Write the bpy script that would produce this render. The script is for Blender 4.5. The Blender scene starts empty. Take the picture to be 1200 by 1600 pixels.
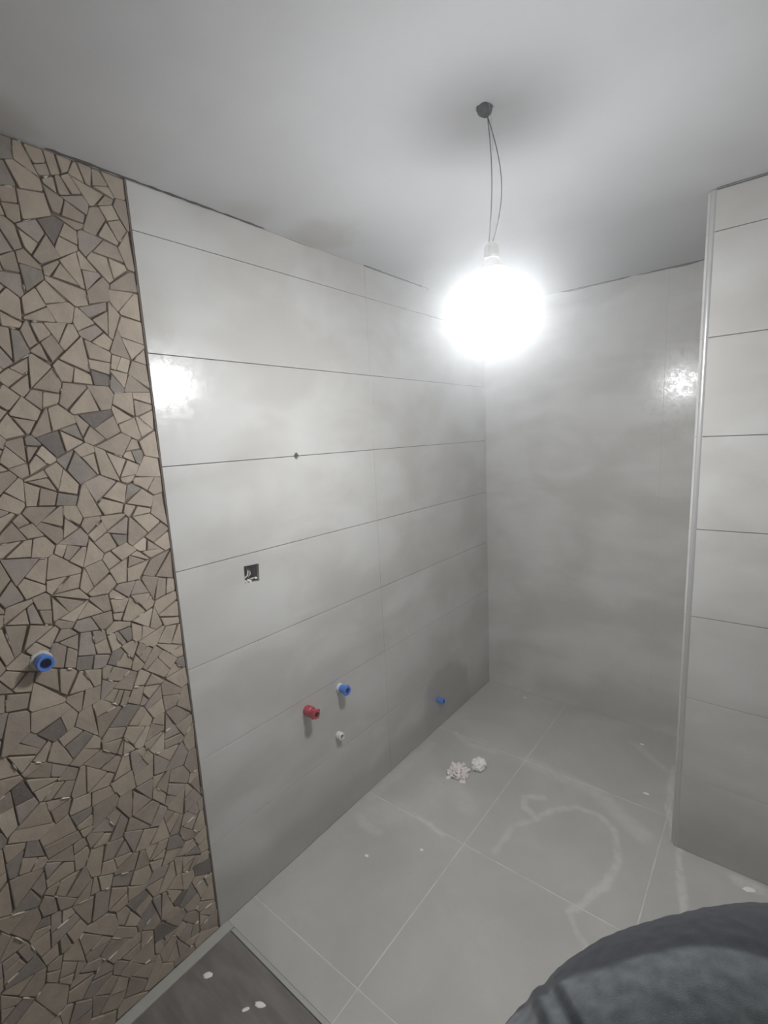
import bpy, bmesh, math, random
from mathutils import Vector, Matrix, noise
from mathutils.geometry import tessellate_polygon

random.seed(11)
S = bpy.context.scene
COL = S.collection
R = random.uniform

# ------------------------------------------------------------------ camera
cd = bpy.data.cameras.new('camera'); cam = bpy.data.objects.new('camera', cd); COL.objects.link(cam)
M = [[0.77893554, 0.06678159, -0.62353801],      # columns: right, down, forward
     [0.62506826, -0.16273404, 0.76341817],
     [-0.05048858, -0.98440736, -0.16850238]]
mw = Matrix.Identity(4)
for i in range(3):
    mw[i][0] = M[i][0]; mw[i][1] = -M[i][1]; mw[i][2] = -M[i][2]
CAMPOS = Vector((1.305912, -2.580605, 1.550322))
mw.translation = CAMPOS
cam.matrix_world = mw
cd.sensor_fit = 'VERTICAL'; cd.sensor_height = 24.0; cd.sensor_width = 18.0
cd.lens = 753.16 / 1600 * 24.0
cd.shift_x = 2.30 / 1600; cd.shift_y = 11.81 / 1600
cd.clip_start = 0.02
S.camera = cam
S.cycles.max_bounces = 8; S.cycles.diffuse_bounces = 6; S.cycles.volume_bounces = 1

# ------------------------------------------------------------------ world, exposure
w = bpy.data.worlds.new('world'); S.world = w; w.use_nodes = True
w.node_tree.nodes['Background'].inputs[0].default_value = (0.8, 0.9, 1, 1)
w.node_tree.nodes['Background'].inputs[1].default_value = 0.02
S.view_settings.view_transform = 'Standard'; S.view_settings.look = 'None'
S.view_settings.exposure = 1.0; S.view_settings.gamma = 1.0
S.view_settings.use_curve_mapping = False
BULB_L = 133.0                     # radiance of the lamp globe
BULB = Vector((0.775, -1.49, 1.830)); BULB_R = 0.070
GLOW_VOL = 0.075; GLOW_VOL_G = 0.84  # density and anisotropy of the added volume that imitates lens glow

H = 2.2187          # ceiling height
RP = 0.30           # tile row pitch
YS = -1.926         # where tiles end and the stone mosaic starts
YJ = -1.0156        # vertical joint on the left wall
YP, XP = -0.7337, 1.124   # face and edge of the projecting wall

# ------------------------------------------------------------------ helpers
def tag(o, label=None, cat=None, group=None, kind=None):
    if label: o['label'] = label
    if cat: o['category'] = cat
    if group: o['group'] = group
    if kind: o['kind'] = kind
    return o

def link_mesh(name, verts, faces, mats, parent=None, smooth=False, idx=None):
    me = bpy.data.meshes.new(name); me.from_pydata([tuple(v) for v in verts], [], faces)
    if not isinstance(mats, (list, tuple)): mats = [mats]
    for m in mats: me.materials.append(m)
    if idx: me.polygons.foreach_set('material_index', idx)
    if smooth: me.polygons.foreach_set('use_smooth', [True] * len(me.polygons))
    me.update()
    o = bpy.data.objects.new(name, me); COL.objects.link(o)
    if parent: o.parent = parent
    return o

def obj_bm(name, bm, mat, parent=None, smooth=False):
    bmesh.ops.recalc_face_normals(bm, faces=bm.faces)
    me = bpy.data.meshes.new(name); bm.to_mesh(me); bm.free()
    for m in (mat if isinstance(mat, (list, tuple)) else [mat]): me.materials.append(m)
    if smooth: me.polygons.foreach_set('use_smooth', [True] * len(me.polygons))
    o = bpy.data.objects.new(name, me); COL.objects.link(o)
    if parent: o.parent = parent
    return o

def empty(name, loc):
    o = bpy.data.objects.new(name, None); COL.objects.link(o); o.location = loc
    o.empty_display_size = 0.05
    return o

def keep(o, root):        # child built in world coordinates under an empty placed elsewhere
    o.parent = root; o.matrix_parent_inverse = Matrix.Translation(-Vector(root.location))
    return o

def box_bm(bm, a, b):
    vs = [bm.verts.new((x, y, z)) for x in (a[0], b[0]) for y in (a[1], b[1]) for z in (a[2], b[2])]
    for f in ((0, 1, 3, 2), (4, 6, 7, 5), (0, 4, 5, 1), (2, 3, 7, 6), (0, 2, 6, 4), (1, 5, 7, 3)):
        bm.faces.new([vs[i] for i in f])

def box(name, a, b, mat, parent=None):
    bm = bmesh.new(); box_bm(bm, a, b); return obj_bm(name, bm, mat, parent)

def area(p):
    return 0.5 * sum(p[i][0] * p[(i + 1) % len(p)][1] - p[(i + 1) % len(p)][0] * p[i][1] for i in range(len(p)))

def inset(p, d):
    """move every edge of a ccw polygon inwards by d (d negative: outwards)"""
    n = len(p); out = []
    for i in range(n):
        a, b, c = p[i - 1], p[i], p[(i + 1) % n]
        e1 = Vector((b[0] - a[0], b[1] - a[1])); e2 = Vector((c[0] - b[0], c[1] - b[1]))
        if e1.length < 1e-7 or e2.length < 1e-7: out.append(b); continue
        e1.normalize(); e2.normalize()
        n1 = Vector((-e1.y, e1.x)); n2 = Vector((-e2.y, e2.x))
        k = 1 + n1.dot(n2)
        v = (n1 + n2) / max(k, 0.35)
        out.append((b[0] + v.x * d, b[1] + v.y * d))
    return out

def plate(poly, holes, depth, ch, to3d):
    """verts, faces of a slab with holes and a chamfered front edge. to3d(u, v, h): h = height above the base"""
    if area(poly) < 0: poly = poly[::-1]
    holes = [(h if area(h) > 0 else h[::-1]) for h in holes]
    loops_base = [poly] + holes
    loops_top = [inset(poly, ch)] + [inset(h, -ch) for h in holes]
    V = []; F = []
    for lp, lt in zip(loops_base, loops_top):
        s = len(V); n = len(lp)
        V += [to3d(u, v, 0) for u, v in lp] + [to3d(u, v, depth - ch) for u, v in lp] + [to3d(u, v, depth) for u, v in lt]
        hole = lp is not poly
        for i in range(n):
            j = (i + 1) % n
            for a in (0, n):
                q = [s + a + i, s + a + j, s + a + n + j, s + a + n + i]
                F.append(q[::-1] if hole else q)
    # the front face
    flat = []; idx = []; s = 0
    for lt in loops_top:
        n = len(lt); idx += [s + 2 * n + k for k in range(n)]; flat.append([Vector((u, v, 0)) for u, v in lt]); s += 3 * n
    if holes:
        fl = [q for l in flat for q in l]
        for t in tessellate_polygon(flat):
            a, b, c = (fl[k] for k in t)
            t = list(t)
            if (b - a).cross(c - a).z < 0: t = t[::-1]
            F.append([idx[k] for k in t])
    else:
        F.append(idx)
    return V, F

def rect(u0, v0, u1, v1): return [(u0, v0), (u1, v0), (u1, v1), (u0, v1)]
on_left = lambda face, d: (lambda u, v, h: (face - d + h, u, v))        # u = y, v = z, faces +x
def on_back(face, d): return lambda u, v, h: (u, face + d - h, v)        # u = x, v = z, faces -y
def on_floor(face, d): return lambda u, v, h: (u, v, face - d + h)

def tube(bm, pts, r, seg=8, cap=True):
    """a tube along pts; r is a number or a list"""
    pts = [Vector(p) for p in pts]; n = len(pts); rs = r if isinstance(r, (list, tuple)) else [r] * n
    t0 = (pts[1] - pts[0]).normalized()
    up = Vector((0, 0, 1)) if abs(t0.z) < 0.9 else Vector((1, 0, 0))
    u = t0.cross(up).normalized(); rings = []
    for i, p in enumerate(pts):
        t = (pts[min(i + 1, n - 1)] - pts[max(i - 1, 0)]).normalized()
        u = (u - t * u.dot(t)).normalized(); v = t.cross(u)
        rings.append([bm.verts.new(p + (u * math.cos(a) + v * math.sin(a)) * rs[i]) for a in [2 * math.pi * k / seg for k in range(seg)]])
    for a, b in zip(rings, rings[1:]):
        for k in range(seg): bm.faces.new([a[k], a[(k + 1) % seg], b[(k + 1) % seg], b[k]])
    if cap: bm.faces.new(rings[0][::-1]); bm.faces.new(rings[-1])

def lathe(bm, prof, origin, axis=(0, 0, 1), seg=24, closed=False):
    """prof: list of (radius, height along axis)"""
    ax = Vector(axis).normalized(); q = Vector((0, 0, 1)).rotation_difference(ax); o = Vector(origin); rings = []
    for r, h in prof:
        if r < 1e-6: rings.append([bm.verts.new(o + ax * h)])
        else: rings.append([bm.verts.new(o + q @ Vector((r * math.cos(2 * math.pi * k / seg), r * math.sin(2 * math.pi * k / seg), h))) for k in range(seg)])
    for a, b in zip(rings, rings[1:]):
        for k in range(seg):
            f = [a[k % len(a)], a[(k + 1) % len(a)], b[(k + 1) % len(b)], b[k % len(b)]]
            g = []
            for x in f:
                if x not in g: g.append(x)
            if len(g) > 2: bm.faces.new(g)

# ------------------------------------------------------------------ materials
class NT:
    def __init__(s, name):
        s.m = bpy.data.materials.new(name); s.m.use_nodes = True; s.t = s.m.node_tree
        s.b = s.t.nodes['Principled BSDF']; s.out = s.t.nodes['Material Output']
    def n(s, typ, **kw):
        nd = s.t.nodes.new(typ)
        for k, v in kw.items(): setattr(nd, k, v)
        return nd
    def put(s, sock, val):
        if isinstance(val, bpy.types.NodeSocket): s.t.links.new(val, sock)
        else: sock.default_value = val
    def math(s, op, a, b=0.0, c=None, clamp=False):
        nd = s.n('ShaderNodeMath', operation=op, use_clamp=clamp); s.put(nd.inputs[0], a); s.put(nd.inputs[1], b)
        if c is not None: s.put(nd.inputs[2], c)
        return nd.outputs[0]
    def vmath(s, op, a, b=(0, 0, 0), scale=None):
        nd = s.n('ShaderNodeVectorMath', operation=op); s.put(nd.inputs[0], a); s.put(nd.inputs[1], b)
        if scale is not None: s.put(nd.inputs['Scale'], scale)
        return nd.outputs['Value'] if op in ('LENGTH', 'DOT_PRODUCT', 'DISTANCE') else nd.outputs[0]
    def pos(s): return s.n('ShaderNodeNewGeometry').outputs['Position']
    def noise(s, scale, detail=4, rough=0.55, vec=None, dist=0.0, color=False):
        nd = s.n('ShaderNodeTexNoise'); nd.inputs['Scale'].default_value = scale; nd.inputs['Detail'].default_value = detail
        nd.inputs['Roughness'].default_value = rough; nd.inputs['Distortion'].default_value = dist
        s.put(nd.inputs['Vector'], vec if vec is not None else s.pos())
        return nd.outputs['Color' if color else 'Fac']
    def ramp(s, fac, lo, hi, a=0.0, b=1.0, smooth=True):
        nd = s.n('ShaderNodeMapRange'); nd.interpolation_type = 'SMOOTHSTEP' if smooth else 'LINEAR'
        s.put(nd.inputs['Value'], fac); nd.inputs['From Min'].default_value = lo; nd.inputs['From Max'].default_value = hi
        nd.inputs['To Min'].default_value = a; nd.inputs['To Max'].default_value = b
        return nd.outputs[0]
    def mix(s, fac, a, b):
        nd = s.n('ShaderNodeMix', data_type='RGBA'); s.put(nd.inputs[0], fac)
        for k, v in ((6, a), (7, b)):
            s.put(nd.inputs[k], v if isinstance(v, bpy.types.NodeSocket) else (*v, 1))
        return nd.outputs[2]
    def color(s, c): s.put(s.b.inputs['Base Color'], c if isinstance(c, bpy.types.NodeSocket) else (*c, 1))
    def rough(s, v): s.put(s.b.inputs['Roughness'], v)
    def bump(s, h, strength=0.2, dist=0.002):
        nd = s.n('ShaderNodeBump'); nd.inputs['Strength'].default_value = strength; nd.inputs['Distance'].default_value = dist
        s.put(nd.inputs['Height'], h); s.put(s.b.inputs['Normal'], nd.outputs[0])
    def blob(s, c, r0, r1, warp=0.0, wscale=6.0):
        """1 inside r0 of point c, 0 beyond r1, with a wobbly outline"""
        v = s.vmath('SUBTRACT', s.pos(), c)
        d = s.vmath('LENGTH', v)
        if warp:
            k = s.math('MULTIPLY', s.math('SUBTRACT', s.noise(wscale, 3), 0.5), warp); d = s.math('ADD', d, k)
        return s.ramp(d, r0, r1, 1.0, 0.0)
    def stroke(s, P, a, b, wd):
        """soft line from a to b (3-vectors) on already warped position P"""
        a = Vector(a); b = Vector(b); ba = b - a
        pa = s.vmath('SUBTRACT', P, tuple(a))
        h = s.math('MULTIPLY', s.vmath('DOT_PRODUCT', pa, tuple(ba)), 1.0 / max(ba.length_squared, 1e-9), clamp=True)
        pr = s.vmath('SCALE', tuple(ba), scale=h)
        d = s.vmath('LENGTH', s.vmath('SUBTRACT', pa, pr))
        return s.ramp(d, wd * 0.25, wd, 1.0, 0.0)
    def maxi(s, l):
        o = l[0]
        for x in l[1:]: o = s.math('MAXIMUM', o, x)
        return o

def plain(name, col, rough=0.5, metal=0.0, spec=0.5):
    t = NT(name); t.color(col); t.rough(rough); t.b.inputs['Metallic'].default_value = metal
    t.b.inputs['Specular IOR Level'].default_value = spec
    return t.m

def mk_wall_tile(name, c1, c2, stains=True):
    t = NT(name)
    cloud = t.ramp(t.noise(2.4, 4, 0.5, vec=t.vmath('MULTIPLY', t.pos(), (1.0, 1.0, 1.9)), dist=0.3), 0.36, 0.64)
    c = t.mix(cloud, c1, c2)
    c = t.mix(t.math('MULTIPLY', t.ramp(t.noise(5, 3, 0.5), 0.4, 0.8), 0.25), c, tuple(x * 0.88 for x in c2))
    c = t.mix(t.math('MULTIPLY', t.noise(260, 2, 0.7), 0.06), c, (0.25, 0.24, 0.22))
    oi = t.n('ShaderNodeObjectInfo').outputs['Random']
    c = t.mix(t.math('MULTIPLY', oi, 0.10), c, (0.36, 0.34, 0.31))
    if stains:
        # damp, darker skirt of the wall near the floor and around the low pipe
        z = t.n('ShaderNodeSeparateXYZ'); t.put(z.inputs[0], t.pos()); zz = z.outputs[2]
        edge = t.math('ADD', zz, t.math('MULTIPLY', t.math('SUBTRACT', t.noise(3.0, 3), 0.5), 0.20))
        low = t.math('MULTIPLY', t.ramp(edge, 0.09, 0.20, 1.0, 0.0), 0.32)
        damp = t.math('MULTIPLY', t.blob((0, -0.50, 0.08), 0.22, 0.29, 0.22, 5), 0.48)
        c = t.mix(t.maxi([low, damp]), c, (0.19, 0.18, 0.165))
    t.color(c)
    t.rough(0.42)
    t.b.inputs['Specular IOR Level'].default_value = 0.35
    t.b.inputs['Coat Weight'].default_value = 0.75
    worn = t.ramp(t.noise(38, 5, 0.7), 0.40, 0.60, 0.0, 1.0)
    t.put(t.b.inputs['Coat Roughness'], t.math('ADD', 0.12, t.math('MULTIPLY', worn, 0.13)))
    nd = t.n('ShaderNodeBump'); nd.inputs['Strength'].default_value = 0.16; nd.inputs['Distance'].default_value = 0.002
    t.put(nd.inputs['Height'], t.noise(60, 4, 0.75)); t.put(t.b.inputs['Coat Normal'], nd.outputs[0])
    return t.m
M_TILE = mk_wall_tile('glazed_cement_tile', (0.57, 0.565, 0.55), (0.475, 0.46, 0.435))
M_TILE_BACK = mk_wall_tile('glazed_cement_tile_back', (0.62, 0.61, 0.59), (0.50, 0.485, 0.46), stains=False)  # same tile, base colour raised to brighten the dim back wall

t = NT('floor_tile')
c = t.mix(t.ramp(t.noise(3.0, 5, 0.6, dist=0.5), 0.3, 0.7), (0.53, 0.52, 0.49), (0.46, 0.45, 0.425))
c = t.mix(t.math('MULTIPLY', t.noise(180, 2, 0.7), 0.15), c, (0.2, 0.19, 0.18))
wp = t.vmath('ADD', t.pos(), t.vmath('SCALE', t.vmath('SUBTRACT', t.noise(9, 3, 0.6, color=True), (0.5, 0.5, 0.5)), scale=0.05))
ring = [(0.573, -0.817), (0.60, -0.80), (0.66, -0.77)]
lines = [  # dried slurry: a ring, drips along the joints, smears
    ([(0.573, -0.817), (0.588, -0.868), (0.655, -0.895), (0.695, -0.814), (0.776, -0.744), (0.848, -0.734), (0.926, -0.789), (0.967, -0.918), (0.96, -1.033), (0.887, -1.21)], 0.020, 0.75),
    ([(0.655, -0.895), (0.60, -0.98), (0.595, -1.057), (0.593, -1.137)], 0.020, 0.55),
    ([(0.573, -0.817), (0.636, -0.775)], 0.022, 0.8),
    ([(1.05, -0.25), (1.065, -0.53), (1.13, -0.75), (1.189, -1.03)], 0.020, 0.9),
    ([(0.49, -0.59), (0.80, -0.61), (0.93, -0.70), (1.01, -0.74)], 0.055, 0.6),
    ([(0.057, -1.31), (0.12, -1.33), (0.175, -1.327)], 0.035, 0.6),
    ([(0.10, -1.26), (0.20, -1.20), (0.25, -1.08), (0.22, -0.95)], 0.10, 0.4),
    ([(0.242, -1.157), (0.389, -1.193)], 0.018, 0.9),
    ([(0.887, -1.21), (0.96, -1.30)], 0.018, 0.6),
    ([(0.85, -0.16), (1.02, -0.30)], 0.03, 0.5),
    ([(0.10, -0.60), (0.22, -0.63), (0.33, -0.62)], 0.03, 0.5),
    ([(1.30, -0.77), (1.36, -0.77)], 0.03, 0.9),
    ([(0.05, -0.75), (0.03, -1.2)], 0.04, 0.35),
    ([(0.30, -0.93), (0.40, -1.0)], 0.07, 0.45)]
ms = []
for pts, wd, am in lines:
    ms.append(t.math('MULTIPLY', t.maxi([t.stroke(wp, (*a, 0), (*b, 0), wd) for a, b in zip(pts, pts[1:])]), am))
dust = t.maxi(ms)
dust = t.math('MULTIPLY', dust, t.ramp(t.noise(28, 4, 0.65), 0.3, 0.6, 0.35, 1.0))
film = t.math('MULTIPLY', t.ramp(t.noise(4.5, 4, 0.6), 0.5, 0.8), 0.25)
c = t.mix(t.math('MULTIPLY', t.maxi([dust, film]), 0.42), c, (0.85, 0.84, 0.80))
t.color(c); t.rough(t.math('ADD', 0.40, t.math('MULTIPLY', dust, 0.4)))
t.bump(t.noise(70, 4, 0.7), 0.08, 0.002)
M_FLOOR = t.m

t = NT('dark_floor_tile')
g = t.vmath('MULTIPLY', t.pos(), (1.0, 5.0, 1.0))
c = t.mix(t.ramp(t.noise(6, 5, 0.6, vec=g), 0.3, 0.7), (0.21, 0.19, 0.178), (0.13, 0.118, 0.112))
c = t.mix(t.math('MULTIPLY', t.ramp(t.noise(14, 4, 0.7), 0.55, 0.75), 0.5), c, (0.26, 0.25, 0.235))
t.color(c); t.rough(0.5); t.bump(t.noise(40, 4), 0.1, 0.002)
M_DARK = t.m

t = NT('ceiling_paint')
c = t.mix(t.ramp(t.noise(1.6, 4, 0.6), 0.35, 0.7), (0.57, 0.57, 0.58), (0.52, 0.52, 0.53))
yel = t.math('MULTIPLY', t.blob((0.085, -1.33, H), 0.06, 0.17, 0.16, 9), 0.32)
yel2 = t.math('MULTIPLY', t.blob((0.03, -2.22, H), 0.05, 0.12, 0.08, 9), 0.45)
yel3 = t.math('MULTIPLY', t.blob((0.05, -1.60, H), 0.03, 0.11, 0.08, 9), 0.25)
c = t.mix(t.maxi([yel, yel2, yel3]), c, (0.30, 0.28, 0.22))
t.color(c); t.rough(0.75); t.bump(t.noise(3, 4, 0.6), 0.35, 0.02)
M_CEIL = t.m

def mk_stone(name, a, b):
    t = NT(name)
    oi = t.n('ShaderNodeObjectInfo').outputs['Random']
    c = t.mix(t.ramp(t.noise(22, 4, 0.6), 0.3, 0.7), a, b)
    c = t.mix(t.math('MULTIPLY', oi, 0.45), c, tuple(x * 0.78 for x in b))
    c = t.mix(t.math('MULTIPLY', t.ramp(t.noise(90, 3, 0.7), 0.5, 0.8), 0.25), c, (0.42, 0.37, 0.31))
    t.color(c); t.rough(0.72); t.b.inputs['Specular IOR Level'].default_value = 0.3
    t.bump(t.math('ADD', t.noise(120, 4, 0.7), t.math('MULTIPLY', t.noise(35, 2), 1.5)), 0.5, 0.002)
    return t.m
M_ST = [mk_stone('stone_tan', (0.459, 0.384, 0.305), (0.372, 0.308, 0.246)),
        mk_stone('stone_brown', (0.382, 0.317, 0.257), (0.303, 0.250, 0.206)),
        mk_stone('stone_grey', (0.276, 0.244, 0.212), (0.221, 0.195, 0.171)),
        mk_stone('stone_rosy', (0.382, 0.320, 0.279), (0.314, 0.263, 0.233)),
        mk_stone('stone_dark_grey', (0.185, 0.158, 0.142), (0.150, 0.130, 0.120)),
        mk_stone('stone_pale', (0.498, 0.434, 0.347), (0.422, 0.365, 0.293))]
M_MORTAR = plain('dark_mortar', (0.16, 0.125, 0.098), 0.95, spec=0.1)
M_RESIDUE = plain('whitish_grout', (0.58, 0.53, 0.47), 0.9, spec=0.2)

t = NT('wall_joint_grout')     # open dark joints higher up, filled and pale low down
z = t.n('ShaderNodeSeparateXYZ'); t.put(z.inputs[0], t.pos()); zz = t.math('ADD', z.outputs[2], t.math('MULTIPLY', t.math('SUBTRACT', t.noise(4, 3), 0.5), 0.7))
c = t.mix(t.ramp(zz, 0.25, 1.0), (0.30, 0.29, 0.275), (0.10, 0.095, 0.09)); t.color(c); t.rough(0.9)
M_JOINT = t.m
M_JOINT_BACK = plain('filled_grout', (0.46, 0.445, 0.42), 0.8)
t = NT('floor_grout'); t.color(t.mix(t.ramp(t.noise(12, 3), 0.3, 0.7), (0.70, 0.69, 0.66), (0.54, 0.53, 0.505))); t.rough(0.9); M_FGROUT = t.m
M_PLASTER = plain('white_render', (0.72, 0.71, 0.69), 0.9)
M_CAVE = plain('cavity_shade', (0.05, 0.05, 0.045), 0.95)  # near-black colour stands in for shade inside holes and recesses
M_CRACK = plain('crumbly_gap', (0.09, 0.08, 0.07), 0.95)
M_TRIM = plain('satin_profile', (0.46, 0.46, 0.455), 0.32, 0.3)
t = NT('threshold_stone'); t.color(t.mix(t.noise(8, 4), (0.46, 0.46, 0.42), (0.38, 0.375, 0.34))); t.rough(0.6); M_SILL = t.m
M_BLUE = plain('blue_plastic', (0.035, 0.17, 0.62), 0.38)
M_BLUE_IN = plain('blue_plastic_shaded', (0.010, 0.035, 0.22), 0.5)  # darker copy of the blue plastic, shade painted into the plug sockets
M_PALEBLUE = plain('pale_blue_plastic', (0.07, 0.20, 0.60), 0.4)
M_RED = plain('red_plastic', (0.42, 0.035, 0.06), 0.4)
M_RED_IN = plain('red_plastic_shaded', (0.10, 0.01, 0.015), 0.5)  # red plastic darkened to paint the shade in its socket
M_WHITE = plain('white_plastic', (0.72, 0.70, 0.64), 0.45)
M_CLEARW = plain('white_tape', (0.62, 0.66, 0.70), 0.5)
M_BLACK = plain('black_plastic', (0.012, 0.012, 0.014), 0.5)
M_BRASS = plain('nickel_cap', (0.6, 0.6, 0.58), 0.3, 1.0)
t = NT('crumpled_white'); t.color(t.mix(t.noise(30, 3), (0.93, 0.89, 0.86), (0.82, 0.75, 0.71))); t.rough(0.8); M_CHIP = t.m
M_CHIP2 = plain('chalky_white', (0.92, 0.91, 0.89), 0.7)
t = NT('lamp_globe'); t.color((0.9, 0.9, 0.9))
t.put(t.b.inputs['Emission Color'], (0.965, 0.985, 1.0, 1)); t.b.inputs['Emission Strength'].default_value = BULB_L
M_LAMP = t.m

def mk_fleece(name, a, b):
    t = NT(name)
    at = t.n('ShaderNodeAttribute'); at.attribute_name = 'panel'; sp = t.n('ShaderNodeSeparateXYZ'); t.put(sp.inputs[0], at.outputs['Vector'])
    nz = t.ramp(t.noise(60, 5, 0.7), 0.3, 0.7)
    c = t.mix(nz, a, b)
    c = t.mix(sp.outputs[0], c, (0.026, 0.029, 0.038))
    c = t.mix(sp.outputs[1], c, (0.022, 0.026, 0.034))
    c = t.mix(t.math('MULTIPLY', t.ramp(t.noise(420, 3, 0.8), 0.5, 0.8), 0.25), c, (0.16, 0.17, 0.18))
    t.color(c); t.rough(0.95)
    t.b.inputs['Specular IOR Level'].default_value = 0.1
    t.b.inputs['Sheen Weight'].default_value = 0.25; t.b.inputs['Sheen Roughness'].default_value = 0.6
    t.bump(t.noise(1100, 3, 0.8), 0.45, 0.002)
    return t.m
M_FLEECE = mk_fleece('slate_fleece', (0.155, 0.172, 0.182), (0.100, 0.113, 0.122))
M_SKIN = plain('skin', (0.50, 0.32, 0.24), 0.55)

# ------------------------------------------------------------------ room shell
TT = 0.010    # tile thickness
# switch-box hole and the small diamond hole on the left wall
BOX = [(-1.701, 1.104), (-1.645, 1.100), (-1.642, 1.158), (-1.699, 1.162)]
V, F = plate(rect(-3.7, -0.1, 0.1, H + 0.1), [BOX], 0.055, 0.0, on_left(-TT, 0.055))
wall_left = link_mesh('wall_left', V, F, M_JOINT); tag(wall_left, kind='structure')
wb = box('wall_left_core', (-0.20, -3.7, -0.1), (-0.065, 0.1, H + 0.1), M_CAVE); tag(wb, kind='structure'); wb.name = 'wall_left_back'

# left wall tiles, laid in rows
gl = 0.0009
def joint_gap(row): return 0.0010 if row >= 2 else 0.0006
NOTCH = (-1.441, 1.500, 0.0125)
box('notch_dark_backing', (-0.0102, -1.456, 1.485), (-0.0092, -1.426, 1.515), M_CAVE, wall_left)  # thin dark sheet standing in for the shaded depth of the notch
for row in range(8):
    z0, z1 = row * RP, min((row + 1) * RP, H - (0.004 if row == 7 else 0))
    g = joint_gap(row)
    for (y0, y1) in ((YS, YJ), (YJ, 0.0)):
        a, b = y0 + (0.001 if y0 == YS else g * 0.8), y1 - g * 0.8
        zb, zt = z0 + (g if row else 0.001), z1 - g
        if row == 7: zt = H - 0.003
        poly = rect(a, zb, b, zt); holes = []
        if row == 7:    # rough cut along the ceiling
            top = []
            n = 22
            for k in range(n + 1):
                u = b + (a - b) * k / n
                top.append((u, H - 0.0015 - 0.005 * max(0, noise.noise(Vector((u * 7, 3.1, 0))) + 0.15)))
            poly = [(a, zb), (b, zb)] + top
        if y0 == YS and row == 3: holes = [BOX]
        if y0 == YS and row in (4, 5):
            ny, nz, nr = NOTCH
            if row == 4: poly = [(a, zb), (b, zb), (b, zt), (ny + nr, zt), (ny, zt - nr), (ny - nr, zt), (a, zt)]
            else: poly = [(a, zb), (ny - nr, zb), (ny, zb + nr), (ny + nr, zb), (b, zb), (b, zt), (a, zt)]
        V, F = plate(poly, holes, TT, 0.0006, on_left(0.0, TT))
        link_mesh('tile', V, F, M_TILE, wall_left)
# grout that closes the open joint between the stone field and the tiles
box('edge_strip', (-TT, YS - 0.0035, 0.0), (0.0002, YS - 0.0005, H), M_MORTAR, wall_left)

# back wall
wall_back = box('wall_back', (-0.1, 0.001, -0.1), (1.5, 0.2, H + 0.1), M_JOINT_BACK); tag(wall_back, kind='structure')
for row in range(8):
    z0, z1 = row * RP, min((row + 1) * RP, H - 0.002)
    for (x0, x1) in ((0.0, 0.895), (0.895, 1.5)):
        poly = rect(x0 + 0.0003, z0 + 0.00015, x1 - 0.0003, z1 - 0.00015)
        if row == 7:
            top = []
            for k in range(20):
                u = x1 - 0.0004 + (x0 - x1 + 0.0008) * k / 19
                d = 0.007 if (0.45 < u < 0.74 or 0.80 < u < 1.02) else 0.0
                top.append((u, H - 0.0005 - d * (0.6 + 0.8 * max(0, noise.noise(Vector((u * 9, 7.7, 0)))))))
            poly = [(x0 + 0.0004, z0 + 0.0003), (x1 - 0.0004, z0 + 0.0003)] + top
        V, F = plate(poly, [], TT, 0.00015, on_back(0.0, TT))
        link_mesh('tile', V, F, M_TILE_BACK, wall_back)
gap = box('gap_filler', (0.40, 0.0003, H - 0.014), (1.05, 0.0011, H), M_CRACK, wall_back)

# projecting wall on the right, its tiles and its edge profile
wall_right = box('wall_right', (XP - 0.012, YP + TT, -0.1), (2.3, 0.2, H + 0.1), M_JOINT); tag(wall_right, kind='structure')
for row in range(8):
    z0, z1 = row * RP, min((row + 1) * RP, H - 0.005)
    g = 0.0011 if row >= 2 else 0.0006
    for (x0, x1) in ((XP, XP + 0.9), (XP + 0.9, 2.3)):
        V, F = plate(rect(x0 + (0.0005 if x0 == XP else g), z0 + (g if row else 0.001), x1 - g, z1 - g), [], TT, 0.0006, on_back(YP, TT))
        link_mesh('tile', V, F, M_TILE, wall_right)
for row in range(8):
    z0, z1 = row * RP, min((row + 1) * RP, H - 0.002)
    V, F = plate(rect(YP + 0.012, z0 + 0.0006, 0.0, z1 - 0.0006), [], TT, 0.0004, lambda u, v, h: (XP - 0.012 - h, u, v))
    link_mesh('tile', V, [f[::-1] for f in F], M_TILE_BACK, wall_right)
bm = bmesh.new()   # quarter round corner profile
prof = [(XP + 0.001, YP + 0.0005), (XP - 0.003, YP - 0.0008)]
for k in range(7):
    a = math.pi / 2 * k / 6
    prof.append((XP - 0.006 - 0.010 * math.sin(a), YP + 0.009 - 0.010 * math.cos(a)))
prof += [(XP - 0.016, YP + 0.014), (XP, YP + 0.014)]
lo = [bm.verts.new((x, y, 0.001)) for x, y in prof]; hi = [bm.verts.new((x, y, H - 0.004)) for x, y in prof]
for k in range(len(prof)): bm.faces.new([lo[k], lo[(k + 1) % len(prof)], hi[(k + 1) % len(prof)], hi[k]])
bm.faces.new(lo); bm.faces.new(hi[::-1])
prof_o = obj_bm('trim_1', bm, M_TRIM); tag(prof_o, 'pale metal corner profile on the edge of the projecting tiled wall', kind='structure')

# rest of the room, behind and beside the camera
for nm, a, b in (('wall_side', (2.3, -3.8, -0.1), (2.4, 0.2, H + 0.1)), ('wall_front', (-0.2, -3.8, -0.1), (2.4, -3.7, H + 0.1))):
    tag(box(nm, a, b, M_PLASTER), kind='structure')

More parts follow.
